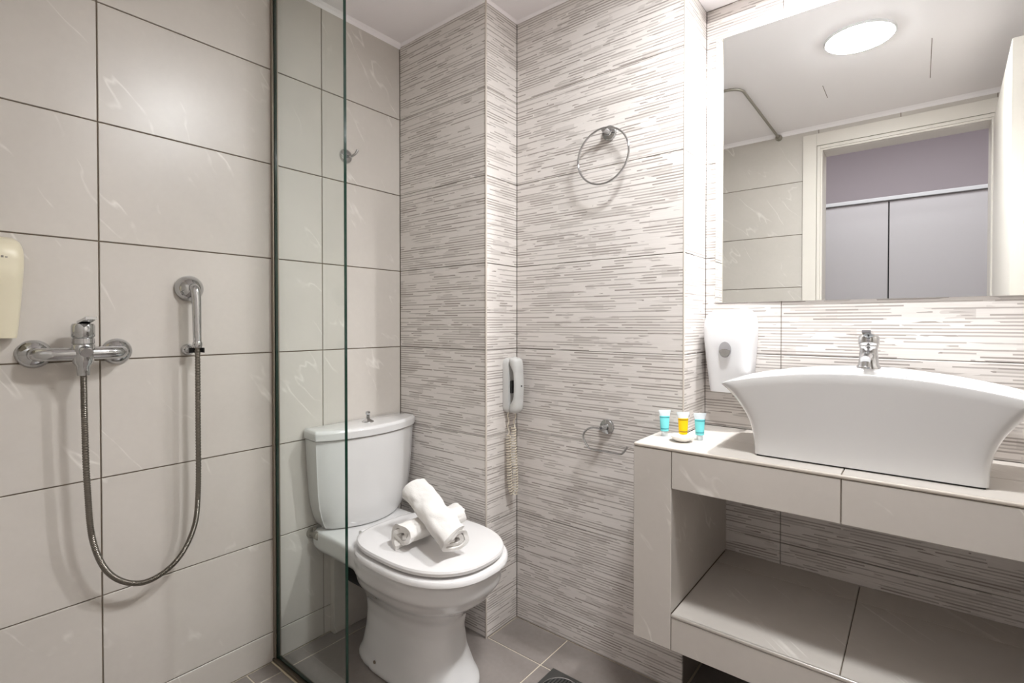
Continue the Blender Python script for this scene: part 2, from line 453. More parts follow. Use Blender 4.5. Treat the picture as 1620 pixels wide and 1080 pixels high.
hall = MB().box(-0.4, 3.6, -3.35, -3.25, 0, 2.7).box(-0.5, -0.4, -3.35, YF - 0.14, 0, 2.7).box(3.6, 3.7, -3.35, YF - 0.14, 0, 2.7)
hall.box(-0.5, -0.12, YF - 0.14, YF, 0, 2.7).box(XR + 0.12, 3.7, YF - 0.14, YF, 0, 2.7).box(-0.12, XR + 0.12, YF - 0.14, YF - 0.04, H + 0.1, 2.7)
struct('wall_hallway', hall, M['mauve'])
struct('ceiling_hallway', MB().box(-0.5, 3.7, -3.35, YF, 2.7, 2.8), M['paint'])
struct('floor_hallway', MB().box(-0.5, 3.7, -3.35, YF - 0.14, -0.1, 0.0), M['plaster'])
wd = thing('wardrobe', 'pale grey built-in wardrobe seen through the doorway in the mirror', 'wardrobe', (1.44, -2.9, 0))
obj('body', MB().box(-0.1, 3.1, -3.2, -2.63, 0.0, 1.985), M['wardrobe'], wd)
obj('top_strip', MB().box(-0.12, 3.12, -3.2, -2.59, 1.985, 2.012, 0.003), M['white_plastic'], wd)
for k in range(4):
    x0 = -0.1 + 0.7687 * k
    obj('wardrobe_door', MB().box(x0 + 0.004, x0 + 0.7647, -2.63, -2.606, 0.06, 1.982, 0.002), M['wardrobe'], wd)
obj('gap_backing', MB().box(-0.09, 3.05, -2.632, -2.628, 0.06, 1.98), M['phone_dark'], wd)

# ------------------------------------------------------------ lamps
def ceiling_lamp():
    t = thing('ceiling_lamp', 'round flat white ceiling lamp glowing, seen in the mirror', 'lamp', (1.427, -0.36, H))
    obj('rim', MB().lathe([(0.117, 0), (0.117, -0.006), (0.114, -0.009), (0.111, -0.009), (0.110, -0.004)], (1.427, -0.36, H), n=64), M['white_plastic'], t, smooth=True)
    obj('diffuser', MB().lathe([(0.1095, -0.005), (0.1085, -0.0095), (0.104, -0.0118), (0.080, -0.0140), (0.04, -0.0145)], (1.427, -0.36, H), n=64), M['lamp'], t, smooth=True)
ceiling_lamp()
sx, sy = 1.40, 0.242
t = thing('niche_spotlight', 'small recessed spotlight in the lowered ceiling over the basin', 'lamp', (sx, sy, SOF))
obj('rim', MB().lathe([(0.045, 0), (0.045, -0.004), (0.036, -0.006), (0.034, -0.002)], (sx, sy, SOF), n=40), M['chrome'], t, smooth=True)
obj('bulb', MB().lathe([(0.033, -0.0015), (0.030, -0.004), (0.01, -0.005)], (sx, sy, SOF), n=40), M['spot'], t, smooth=True)
l = D.lights.new('niche_spot_beam', 'SPOT'); l.energy = NICHE_W; l.color = (0.98, 0.985, 1.0); l.spot_size = radians(150); l.spot_blend = 0.6; l.shadow_soft_size = 0.03
o = D.objects.new('niche_spot_beam', l); COL.objects.link(o); o.parent = t; o.location = (0, 0, -0.012)

# ------------------------------------------------------------ vanity of masonry clad with stone tiles
ZT = 0.764; YV = -0.010; XL = 1.007; XI = 1.113; ZB = 0.232
van = thing('vanity_counter', 'long wall-to-wall vanity clad in greige stone tiles with an open lower shelf', 'vanity', (1.5, 0.15, 0))
b = 0.004
core = MB()
core.box(XL + b, XI - b, YV + b, YD - 0.001, ZB + b, ZT - b)                 # side cheek in front of the back wall
core.box(X2 + 0.001, XI - b, YD - 0.001, YE - 0.001, ZB + b, ZT - b)
core.box(X2 + 0.001, XI - b, YE - 0.001, YL - 0.001, ZB + b, 0.698)
core.box(XI - b, XR - 0.001, YV + b, YE - 0.001, 0.661, ZT - b)            # top beam
core.box(XI - b, XR - 0.001, YE - 0.001, YL - 0.001, 0.661, 0.698)
core.box(XI - b, XR - 0.001, YV + b, YL - 0.001, ZB + b, 0.327 - b)          # lower shelf
obj('core', core, M['grout'], van)
EX, EZ, EY = (1, 0, 0), (0, 0, 1), (0, 1, 0)
g = 0.0022
tiles(van, (0, YV, 0), EX, EZ, [XL, XI], [ZB, 0.755], M['stone'], g, 0.006)
tiles(van, (0, YV, 0), EX, EZ, [XI, 1.486, 2.10, XR], [0.657, 0.755], M['stone'], g, 0.006)
tiles(van, (0, YV, 0), EX, EZ, [XI, 1.727, XR], [ZB, 0.319], M['stone'], g, 0.006)
tiles(van, (XL, 0, 0), (0, -1, 0), EZ, [-YD, -YV], [ZB, 0.755], M['stone'], g, 0.006)             # outer side (faces -x)
tiles(van, (XI, 0, 0), EY, EZ, [YV, YL], [0.328, 0.657], M['stone'], g, 0.006)                    # inner side
tiles(van, (0, 0, ZT), EX, EY, [XL, XI + 0.373, 2.10, XR], [YV, YD], M['stone'], g, 0.006)
tiles(van, (0, 0, ZT), EX, EY, [X2, XI + 0.373, 2.10, XR], [YD, YE], M['stone'], g, 0.006)
tiles(van, (0, 0, 0.328), EX, EY, [XI, 1.486, 2.10, XR], [YV, 0.37], M['stone'], g, 0.006)
tiles(van, (0, 0, 0.328), EX, EY, [XI, 1.486, 2.10, XR], [0.37, YL], M['stone'], g, 0.006)
tiles(van, (0, 0, 0.657), EX, (0, -1, 0), [XI, 1.486, 2.10, XR], [-YE, -YV], M['stone'], g, 0.006)
obj('edge_trim', MB().box(XL + 0.001, XR, YV - 0.0015, YV + 0.006, 0.7555, ZT, 0.003, 3), M['beige_trim'], van, smooth=True)
obj('edge_trim', MB().box(XI, XR, YV - 0.0015, YV + 0.006, 0.3195, 0.3285, 0.003, 3), M['silver_trim'], van, smooth=True)

# ------------------------------------------------------------ mirror
MY = 0.3575
t = thing('wall_mirror', 'large frameless mirror on the striped wall above the basin', 'mirror', (1.7, MY, 1.154))
obj('backing', MB().box(1.114, 2.298, MY + 0.0002, YE - 0.0002, 1.156, 1.973), M['white_plastic'], t)
obj('mirror_glass', MB().box(1.1115, 2.30, MY - 0.0045, MY, 1.154, 1.975), M['mirror'], t)

# ------------------------------------------------------------ basin
def basin():
    cx, cy = 1.511, 0.163
    t = thing('vessel_basin', 'large white ceramic vessel basin with flared ends on the vanity', 'basin', (cx, cy, ZT))
    NU = 144
    def outline(hx, hy, arch, z, n=9.0, bow=0.0):
        P = []
        for i in range(NU):
            a = 2 * pi * (i + 0.5) / NU
            c, s_ = cos(a), sin(a)
            x = math.copysign(abs(c) ** (2 / n), c) * hx; y = math.copysign(abs(s_) ** (2 / n), s_) * hy
            s = x / hx if hx else 0
            P.append(Vector((cx + x, cy + y, z + arch * (1 - s * s))))
        return P
    def equal(hx, hy, arch, z, n=9.0):
        # even perimeter sampling of a superellipse
        N_ = 720; Q = []
        for i in range(N_):
            a = 2 * pi * i / N_; c, s_ = cos(a), sin(a)
            Q.append((math.copysign(abs(c) ** (2 / n), c) * hx, math.copysign(abs(s_) ** (2 / n), s_) * hy))
        acc = [0.0]
        for i in range(N_): acc.append(acc[-1] + math.dist(Q[i], Q[(i + 1) % N_]))
        P = []; k = 0
        for i in range(NU):
            d = acc[-1] * i / NU
            while acc[k + 1] < d: k += 1
            f = (d - acc[k]) / max(acc[k + 1] - acc[k], 1e-9); a, b2 = Q[k], Q[(k + 1) % N_]
            x, y = a[0] + (b2[0] - a[0]) * f, a[1] + (b2[1] - a[1]) * f
            P.append(Vector((cx + x, cy + y, z + arch * (1 - (x / hx) ** 2))))
        return P
    R = [equal(0.203, 0.107, 0, ZT + 0.0035, 26)]
    zt = 0.168
    for k in range(13):
        u = k / 12
        flare = 0.074 * u ** 2.6
        R.append(equal(0.213 + flare, 0.117 + 0.024 * u ** 1.4, 0.038 * u ** 2, ZT + 0.004 + zt * u, 26))
    hx, hy = 0.287, 0.141
    R.append(equal(hx - 0.001, hy - 0.001, 0.038, ZT + zt + 0.0075, 26))
    R.append(equal(hx - 0.018, hy - 0.010, 0.038, ZT + zt + 0.0085, 20))
    R.append(equal(hx - 0.030, hy - 0.016, 0.036, ZT + zt + 0.003, 8))
    for u, dz in ((0.15, -0.02), (0.35, -0.05), (0.6, -0.08), (0.85, -0.105), (1.0, -0.112)):
        R.append(equal((hx - 0.034) * (1 - 0.45 * u), (hy - 0.020) * (1 - 0.40 * u), 0.036 * (1 - u), ZT + zt + dz, 7 - 3 * u))
    R.append(equal(0.05, 0.035, 0, ZT + zt - 0.118, 2.2)); R.append(equal(0.022, 0.022, 0, ZT + zt - 0.120, 2))
    bm = MB().rings(R)
    # tap deck inside the back rim
    o = obj('bowl', bm, M['ceramic'], t, smooth=50)
    obj('tap_deck', MB().box(cx - 0.08, cx + 0.08, cy + 0.070, cy + 0.130, ZT + 0.10, ZT + zt + 0.0435, 0.010, 4), M['ceramic'], t, smooth=True)
    obj('drain', MB().lathe([(0.021, 0), (0.021, 0.003), (0.015, 0.004), (0.014, 0.001)], (cx, cy, ZT + zt - 0.120), n=28), M['chrome'], t, smooth=True)
    obj('joint_shadow', MB().box(cx - 0.207, cx + 0.207, cy - 0.111, cy + 0.111, ZT, ZT + 0.0035), M['gap_dark'], t)  # dark sheet that paints the shade in the joint below the basin
basin()
def basin_tap(x, y, z):
    t = thing('basin_tap', 'short chrome mixer tap on the back rim of the basin', 'tap', (x, y, z))
    obj('body', MB().lathe([(0.026, 0), (0.026, 0.004), (0.0215, 0.010), (0.019, 0.05), (0.020, 0.053), (0.021, 0.055), (0.021, 0.058)], (x, y, z), n=32), M['chrome'], t, smooth=True)
    obj('spout', MB().tube(bez([(x, y, z + 0.030), (x - 0.0, y - 0.05, z + 0.032), (x, y - 0.10, z + 0.026)], 8), 0.012, 16,
        rfun=lambda i: 0.0135 - 0.0002 * i).lathe([(0.010, 0), (0.010, -0.012), (0.008, -0.013)], (x, y - 0.093, z + 0.022), n=20), M['chrome'], t, smooth=True)
    h = obj('lever_cap', MB().lathe([(0.0205, 0.0585), (0.0225, 0.062), (0.0225, 0.078), (0.019, 0.083), (0.008, 0.085)], (x, y, z), n=32), M['chrome'], t, smooth=True)
    a = MB(); R = []
    for k in range(8):
        u = k / 7; w = 0.012 - 0.003 * u; yy = y - 0.005 - 0.075 * u; zz = z + 0.082 + 0.009 * u
        R.append([Vector((x - w, yy, zz)), Vector((x + w, yy, zz)), Vector((x + w, yy, zz + 0.006)), Vector((x - w, yy, zz + 0.006))])
    a.rings(R); obj('lever', a, M['chrome'], t)
    obj('marker', MB().lathe([(0.003, 0), (0.003, 0.0012), (0.001, 0.0014)], (x, y - 0.0222, z + 0.070), (0, -1, 0), 12), M['tap_grey'], t)
basin_tap(1.515, 0.268, ZT + 0.2116)

# ------------------------------------------------------------ soap dispenser on the niche wall
def dispenser(name, label, o, ex, ey, w, h, dep, m, window=True):
    """o: centre of the back plate at the bottom; ex: width direction, ey: out of the wall"""
    o = Vector(o); ex = Vector(ex); ey = Vector(ey)
    t = thing(name, label, 'dispenser', o)
    obj('back_plate', MB().rings([[o + ex * sx_ * w * 0.42 + ey * d + Vector((0, 0, z)) for sx_, z in ((-1, 0.02), (1, 0.02), (1, h * 0.93), (-1, h * 0.93))] for d in (0.0006, 0.012)]), m, t)
    R = []; NZ = 22; NP = 28
    for k in range(NZ + 1):
        v = k / NZ
        z = v * h
        wk = w / 2 * (0.80 + 0.20 * min(1, v / 0.72) ** 0.8)
        dk = dep * (0.66 + 0.34 * min(1, v / 0.62))
        if v > 0.80:
            q = (v - 0.80) / 0.20; s = sqrt(max(0, 1 - q * q * 0.985)); wk *= 0.72 + 0.28 * s; dk *= 0.35 + 0.65 * s
        ring = []
        for i in range(NP + 1):
            a = pi * i / NP; c, s_ = cos(a), sin(a)
            ring.append(o + ex * (math.copysign(abs(c) ** (2 / 5.0), c) * wk) + ey * (0.012 + (dk - 0.012) * abs(s_) ** (2 / 4.0)) + Vector((0, 0, z)))
        R.append(ring)
    cover = obj('cover', MB().rings(R), m, t, smooth=50)
    if window:
        fz = h * 0.53; fo = o + ey * (dep - 0.002) + Vector((0, 0, fz))
        def oval(d, a, b_): return [fo + ey * d + ex * cos(2 * pi * i / 32) * a + Vector((0, 0, sin(2 * pi * i / 32) * b_)) for i in range(32)]
        obj('level_window', MB().rings([oval(0, 0.0175, 0.024), oval(0.0035, 0.0170, 0.0235), oval(0.0035, 0.014, 0.020)]), M['tap_grey'], t, smooth=True)
        lo = [p for p in oval(0.0042, 0.0155, 0.0215)]
        half = [Vector((p.x, p.y, min(p.z, fo.z - 0.001))) for p in lo]
        obj('push_button', MB().rings([half, [p + ey * 0.002 for p in half]]), M['chrome'], t, smooth=True)
        s1 = MB()
        for k in range(6): s1.box(fo.x - 0.009 + k * 0.003, fo.x - 0.007 + k * 0.003, fo.y - 0.0075, fo.y - 0.004, fo.z - 0.0005, fo.z + 0.001 + 0.0008 * (k % 2))
        obj('button_print', s1, M['print'], t)
    return t
dispenser('soap_dispenser', 'white wall soap dispenser with oval chrome window left of the basin', (1.166, YE, 0.880), (1, 0, 0), (0, -1, 0), 0.146, 0.247, 0.092, M['white_plastic'])
t2 = dispenser('shower_dispenser', 'cream wall dispenser at the left edge above the shower mixer', (0, -1.152, 1.056), (0, -1, 0), (1, 0, 0), 0.116, 0.224, 0.076, M['cream'], False)
s1 = MB()
for k in range(7): s1.box(0.0745, 0.0762, -1.166 + 0.0062 * k, -1.1620 + 0.0062 * k, 1.231, 1.2335 + 0.001 * (k % 3))
obj('front_print', s1, M['print'], t2)

# ------------------------------------------------------------ small tubes and soap
def toiletry_tube(x, y, yaw, gel, prnt, label, zb=ZT, sc=1.0):
    t = thing('toiletry_tube', label, 'tube', (x, y, zb), 'little toiletry tubes standing on the counter')
    c, s = cos(yaw), sin(yaw)
    def ring(z, a, b_): return [Vector((x + (cos(2 * pi * i / 24) * a * c - sin(2 * pi * i / 24) * b_ * s) * sc, y + (cos(2 * pi * i / 24) * a * s + sin(2 * pi * i / 24) * b_ * c) * sc, zb + z * sc)) for i in range(24)]
    obj('cap', MB().rings([ring(0, 0.0085, 0.0085), ring(0.013, 0.0085, 0.0085), ring(0.014, 0.0075, 0.0075)]), M['clear_plastic'], t, smooth=True)
    R = []; N_ = 10
    for k in range(N_ + 1):
        u = k / N_; R.append(ring(0.015 + 0.043 * u, 0.0115 + 0.0030 * u, 0.0105 * (1 - 0.55 * u)))
    obj('gel_body', MB().rings([ring(0.014, 0.0075, 0.0075)] + R), gel, t, smooth=True)
    R = [ring(0.0582 + 0.017 * k / 5, 0.0145 + 0.0040 * k / 5, 0.0047 * (1 - 0.85 * k / 5)) for k in range(6)]
    obj('crimped_end', MB().rings(R), M['clear_plastic'], t, smooth=True)
    for z in (0.021, 0.053):
        u = (z - 0.015) / 0.043
        obj('print_line', MB().rings([ring(z, 0.0115 + 0.0030 * u + 0.0003, 0.0105 * (1 - 0.55 * u) + 0.0004), ring(z + 0.0022, 0.0115 + 0.0030 * u + 0.0003, 0.0105 * (1 - 0.55 * u) + 0.0004)]), prnt, t)
tx = radians(38.8)
toiletry_tube(1.043, 0.118, tx, M['blue_gel'], M['blue_print'], 'pale blue toiletry tube at the left, nearest the wall edge')
toiletry_tube(1.140, 0.128, tx, M['blue_gel'], M['blue_print'], 'pale blue toiletry tube at the right, nearest the basin')
toiletry_tube(1.108, 0.088, tx, M['amber_gel'], M['amber_print'], 'amber yellow toiletry tube standing in a small white dish', ZT + 0.005)
t = thing('soap_dish', 'small round white dish under the yellow toiletry tube', 'dish', (1.106, 0.084, ZT))
obj('bowl', MB().lathe([(0.014, 0), (0.022, 0.003), (0.029, 0.011), (0.031, 0.016), (0.029, 0.0165), (0.024, 0.009), (0.016, 0.004), (0.002, 0.0035)], (1.106, 0.084, ZT + 0.0002), n=40), M['soap'], t, smooth=True)

# ------------------------------------------------------------ towel ring
def ring_pts(c, r, e1, e2, a0=0, a1=2 * pi, n=72, close=True):
    c = Vector(c); e1 = Vector(e1); e2 = Vector(e2)
    m_ = n if close else n + 1
    return [c + e1 * cos(a0 + (a1 - a0) * i / n) * r + e2 * sin(a0 + (a1 - a0) * i / n) * r for i in range(m_)]
def flange(bm, p, ax, r=0.026, h=0.008):
    bm.lathe([(r, 0.0004), (r, h * 0.6), (r * 0.93, h), (r * 0.45, h + 0.002), (r * 0.36, h + 0.006), (r * 0.36, h + 0.03), (r * 0.30, h + 0.034)], p, ax, 36)
px_, pz_ = 0.838, 1.697
t = thing('towel_ring', 'chrome towel ring hanging on the striped wall, upper middle', 'towel ring', (px_, YD, pz_ - 0.02))
bm = MB(); flange(bm, (px_, YD, pz_), (0, -1, 0), 0.024, 0.010); obj('wall_mount', bm, M['chrome'], t, smooth=True)
rc = Vector((px_ - 0.002, YD - 0.045, pz_ + 0.006 - 0.089))
obj('ring', MB().tube(ring_pts(rc, 0.089, (1, 0, 0), (0, 0.06, 0.998)), 0.0032, 12, True), M['chrome'], t, smooth=True)
# ------------------------------------------------------------ toilet paper holder
hx_, hz_ = 0.832, 0.756
t = thing('paper_holder', 'empty chrome toilet paper holder left of the vanity', 'paper holder', (hx_, YD, hz_ - 0.02))
bm = MB(); flange(bm, (hx_, YD, hz_), (0, -1, 0), 0.024, 0.010); obj('wall_mount', bm, M['chrome'], t, smooth=True)
yy = YD - 0.048
hk = bez([(hx_, yy, hz_), (hx_ - 0.03, yy, hz_), (hx_ - 0.052, yy, hz_ - 0.012), (hx_ - 0.062, yy, hz_ - 0.034), (hx_ - 0.046, yy, hz_ - 0.062), (hx_ - 0.03, yy, hz_ - 0.069), (hx_ + 0.03, yy, hz_ - 0.069), (hx_ + 0.066, yy, hz_ - 0.069), (hx_ + 0.078, yy - 0.0, hz_ - 0.064), (hx_ + 0.093, yy, hz_ - 0.044)], 8)
obj('roll_bar', MB().tube(hk, 0.0033, 12), M['chrome'], t, smooth=True)

# ------------------------------------------------------------ robe hook
hy, hz = -0.246, 1.690
t = thing('robe_hook', 'small round chrome robe hook on the stone wall, upper middle', 'hook', (0, hy, hz))
obj('wall_mount', MB().lathe([(0.025, 0.0004), (0.025, 0.004), (0.021, 0.010), (0.010, 0.014)], (0, hy, hz), (1, 0, 0), 36), M['chrome'], t, smooth=True)
obj('peg', MB().tube(bez([(0.008, hy, hz), (0.03, hy + 0.004, hz - 0.006), (0.045, hy + 0.012, hz + 0.004), (0.050, hy + 0.016, hz + 0.016)], 6), 0.0045, 12), M['chrome'], t, smooth=True)

# ------------------------------------------------------------ wall telephone on the pillar's return
t = thing('wall_phone', 'grey wall telephone with its handset on the hook in the corner', 'telephone', (XB, 0.115, 0.765))
def rrect(cx_, cy_, hw, hh, r, n=6):
    P = []
    for (sx_, sy_, a0) in ((1, 1, 0), (-1, 1, pi / 2), (-1, -1, pi), (1, -1, 1.5 * pi)):
        for k in range(n + 1):
            a = a0 + pi / 2 * k / n; P.append((cx_ + sx_ * (hw - r) + cos(a) * r, cy_ + sy_ * (hh - r) + sin(a) * r))
    return P
yc, zc = 0.112, 0.867
def yz(x, pts, s=1.0): return [Vector((x, yc + (p[0] - yc) * s, zc + (p[1] - zc) * s)) for p in pts]
pr = rrect(yc, zc, 0.024, 0.098, 0.022)
obj('base', MB().rings([yz(XB + 0.0008, pr), yz(XB + 0.018, pr), yz(XB + 0.024, pr, 0.93)]), M['phone'], t, smooth=True)
R = []; NH = 30
for k in range(NH + 1):
    u = k / NH; z = 0.768 + 0.202 * u; e = 2 * u - 1
    xc = XB + 0.041 + 0.014 * (1 - abs(e) ** 2.2)                     # bowed grip
    th = 0.011 + 0.010 * min(1, max(0, (abs(e) - 0.45) / 0.25)) ; cap = sqrt(max(0.02, 1 - max(0, (abs(e) - 0.86) / 0.14) ** 2))
    xc += -0.004 * min(1, max(0, (abs(e) - 0.45) / 0.25))
    R.append([Vector((xc + cos(2 * pi * i / 24) * th * cap, yc + math.copysign(abs(sin(2 * pi * i / 24)) ** 0.7, sin(2 * pi * i / 24)) * 0.024 * cap, z)) for i in range(24)])
obj('handset', MB().rings(R), M['phone'], t, smooth=True)
obj('handset_rest', MB().box(XB + 0.02, XB + 0.032, yc - 0.012, yc + 0.012, 0.84, 0.885, 0.003), M['phone_dark'], t)
obj('hang_button', MB().lathe([(0.003, 0), (0.003, 0.002), (0.001, 0.0024)], (XB + 0.0655, yc, 0.868), (1, 0, 0), 12), M['phone_dark'], t)
path = bez([(XB + 0.016, yc - 0.012, 0.772), (XB + 0.018, yc - 0.013, 0.70), (XB + 0.020, yc - 0.012, 0.60), (XB + 0.022, yc - 0.010, 0.52), (XB + 0.026, yc - 0.002, 0.482), (XB + 0.034, yc + 0.004, 0.485),
            (XB + 0.036, yc + 0.005, 0.53), (XB + 0.033, yc + 0.003, 0.62), (XB + 0.032, yc + 0.0, 0.71), (XB + 0.040, yc, 0.775)], 40)
hp = []; ang = 0.0; rc_ = 0.0078
for i, p in enumerate(path):
    q = path[min(i + 1, len(path) - 1)] - path[max(i - 1, 0)]; q.normalize()
    a1 = q.cross(Vector((0.3, 1, 0.1))).normalized(); a2 = q.cross(a1)
    if i < len(path) - 1:
        nx = path[i + 1]; dens = 4
        tight = 1.0 if i > len(path) * 0.12 and i < len(path) * 0.9 else 0.25
        seg = (nx - p).length / 0.0095 * 2 * pi * tight
        for k in range(dens * 2):
            f = k / (dens * 2); c_ = p.lerp(nx, f); A = ang + seg * f
            rr = rc_ * (1.0 if tight == 1.0 else 0.3)
            hp.append(c_ + (a1 * cos(A) + a2 * sin(A)) * rr)
        ang += seg
obj('coiled_cord', MB().tube(hp, 0.0020, 6), M['cord'], t, smooth=True)

# ------------------------------------------------------------ shower mixer, hose and hand shower
zm = 1.017; xm = 0.058; y0_, y1_ = -1.075, -0.918; ym = (y0_ + y1_) / 2
t = thing('shower_mixer', 'chrome bar shower mixer on the stone wall under the dispenser', 'mixer tap', (0, ym, zm - 0.05))
for y in (y0_, y1_):
    obj('wall_rose', MB().lathe([(0.033, 0.0004), (0.033, 0.003), (0.030, 0.012), (0.020, 0.019), (0.016, 0.021), (0.015, 0.04)], (0, y, zm), (1, 0, 0), 40), M['chrome'], t, smooth=True)
    s = 1 if y < ym else -1
    obj('inlet_arm', MB().tube(bez([(0.030, y, zm), (0.048, y + s * 0.004, zm), (xm, y + s * 0.022, zm), (xm + 0.004, ym - s * 0.012, zm)], 8), 0.0155, 20), M['chrome'], t, smooth=True)
obj('body', MB().lathe([(0.012, -0.052), (0.0135, -0.030), (0.020, -0.022), (0.022, 0.0), (0.022, 0.020), (0.020, 0.0225), (0.0215, 0.024), (0.0215, 0.036), (0.0195, 0.038)], (xm + 0.004, ym, zm), n=36), M['chrome'], t, smooth=True)
obj('lever_cap', MB().lathe([(0.0205, 0.0385), (0.0225, 0.041), (0.0225, 0.066), (0.020, 0.071), (0.008, 0.073)], (xm + 0.004, ym, zm), n=36), M['chrome'], t, smooth=True)
R = []
for k in range(8):
    u = k / 7; w_ = 0.012 - 0.002 * u; X = xm + 0.006 + 0.075 * u; Z = zm + 0.071 + 0.010 * u
    R.append([Vector((X, ym - w_, Z)), Vector((X, ym + w_, Z)), Vector((X, ym + w_, Z + 0.006)), Vector((X, ym - w_, Z + 0.006))])
obj('lever', MB().rings(R), M['chrome'], t)
obj('spout_front', MB().lathe([(0.012, 0.0), (0.0125, 0.012), (0.011, 0.018)], (xm + 0.020, ym, zm + 0.008), (1, 0, -0.3), 24), M['chrome'], t, smooth=True)
# hand shower in its wall bracket
ys, zs = -0.752, 1.187
t = thing('hand_shower', 'chrome hand shower clipped upright to the stone wall', 'hand shower', (0.04, ys, zs - 0.16))
obj('head', MB().lathe([(0.036, 0.002), (0.036, 0.010), (0.031, 0.022), (0.020, 0.034), (0.010, 0.040)], (0, ys, zs), (1, 0, 0), 36), M['chrome'], t, smooth=True)
obj('handle', MB().tube(bez([(0.028, ys, zs + 0.001), (0.046, ys + 0.001, zs - 0.004), (0.052, ys + 0.002, zs - 0.03), (0.052, ys + 0.003, zs - 0.10), (0.052, ys + 0.004, zs - 0.150)], 8), 0.0118, 20, rfun=lambda i: 0.0132 - 0.0001 * i), M['chrome'], t, smooth=True)
obj('collar', MB().lathe([(0.0105, 0), (0.012, -0.004), (0.012, -0.012), (0.010, -0.016)], (0.052, ys + 0.004, zs - 0.149), n=20), M['chrome'], t, smooth=True)
t = thing('shower_bracket', 'small chrome wall clip holding the lower end of the hand shower', 'bracket', (0, ys + 0.004, zs - 0.18))
obj('wall_mount', MB().lathe([(0.016, 0.0004), (0.016, 0.008), (0.012, 0.016), (0.006, 0.020), (0.006, 0.036)], (0, ys - 0.004, zs - 0.172), (1, 0, 0), 24), M['chrome'], t, smooth=True)
obj('clip', MB().box(0.034, 0.040, ys - 0.012, ys + 0.018, zs - 0.180, zs - 0.166, 0.001).box(0.040, 0.060, ys + 0.0165, ys + 0.0195, zs - 0.180, zs - 0.166, 0.001), M['rubber'], t)
# hose
hp = bez([(xm + 0.004, ym, zm - 0.0528), (xm + 0.004, ym + 0.001, zm - 0.16), (xm + 0.003, ym + 0.005, zm - 0.32), (xm, ym + 0.016, zm - 0.46), (xm - 0.004, ym + 0.052, zm - 0.555), (0.051, ym + 0.118, zm - 0.600),
          (0.050, ym + 0.190, zm - 0.575), (0.050, ym + 0.235, zm - 0.500), (0.051, ys + 0.003, zm - 0.40), (0.052, ys + 0.004, zm - 0.20), (0.052, ys + 0.004, zs - 0.163)], 80)
obj_h = obj('shower_hose', MB().tube(hp, 0.006, 12, rfun=lambda i: 0.0070 if i % 3 < 2 else 0.0056), M['chrome_hose'], None, smooth=80)
tag(obj_h, 'ribbed metal shower hose hanging in a long loop from the mixer', 'hose')

# ------------------------------------------------------------ glass screen and rail
YG = -0.507
t = thing('shower_screen', 'clear green-edged fixed glass shower screen beside the toilet', 'shower screen', (0.2, YG, 0))
gz0, gz1 = 0.012, 2.13; gx1 = 0.400
gb = MB()
for y in (YG - 0.004, YG + 0.004):
    vs = [gb.bm.verts.new(p) for p in ((0.012, y, gz0), (gx1, y, gz0), (gx1, y, gz1), (0.012, y, gz1))]; gb.bm.faces.new(vs)
pane = obj('glass_pane', gb, M['glass'], t)
e = MB().box(gx1 - 0.0008, gx1 + 0.0004, YG - 0.004, YG + 0.004, gz0, gz1).box(0.012, gx1, YG - 0.004, YG + 0.004, gz1 - 0.0005, gz1 + 0.0005)
e.box(0.0125, 0.0165, YG - 0.0042, YG + 0.0042, gz0, gz1)
e.box(0.012, gx1, YG - 0.0042, YG + 0.0042, gz0 + 0.004, gz0 + 0.0075)
obj('polished_edge', e, M['glass_edge'], pane)
obj('wall_profile', MB().box(0.0005, 0.013, YG - 0.010, YG - 0.0045, 0.014, gz1, 0.001).box(0.0005, 0.013, YG + 0.0045, YG + 0.010, 0.014, gz1, 0.001), M['alu'], t)
obj('floor_profile', MB().box(0.001, gx1 + 0.01, YG - 0.013, YG + 0.013, 0.0005, 0.0118, 0.001), M['bronze'], t)
obj('silicone_bead', MB().box(0.001, gx1 + 0.01, YG - 0.0175, YG - 0.0132, 0.0003, 0.004, 0.001), M['silicone'], t)
t = thing('curtain_rail', 'thin L-shaped shower curtain rail just under the ceiling, seen in the mirror', 'rail', (0.97, -0.9, 2.16))
rp = [(0.004, -0.46, 2.168)] + [(0.90 + 0.07 * sin(a), -0.53 + 0.07 * cos(a), 2.168) for a in [pi / 2 * k / 8 for k in range(9)]] + [(0.97, YF + 0.006, 2.168)]
obj('rail', MB().tube(rp, 0.0065, 10), M['dull_metal'], t, smooth=True)
obj('wall_socket', MB().lathe([(0.018, 0.0004), (0.018, 0.01), (0.012, 0.035)], (0.97, YF, 2.168), (0, 1, 0), 20), M['dull_metal'], t, smooth=True)
obj('wall_socket', MB().lathe([(0.018, 0.0004), (0.018, 0.01), (0.012, 0.035)], (0, -0.46, 2.168), (1, 0, 0), 20), M['dull_metal'], t, smooth=True)

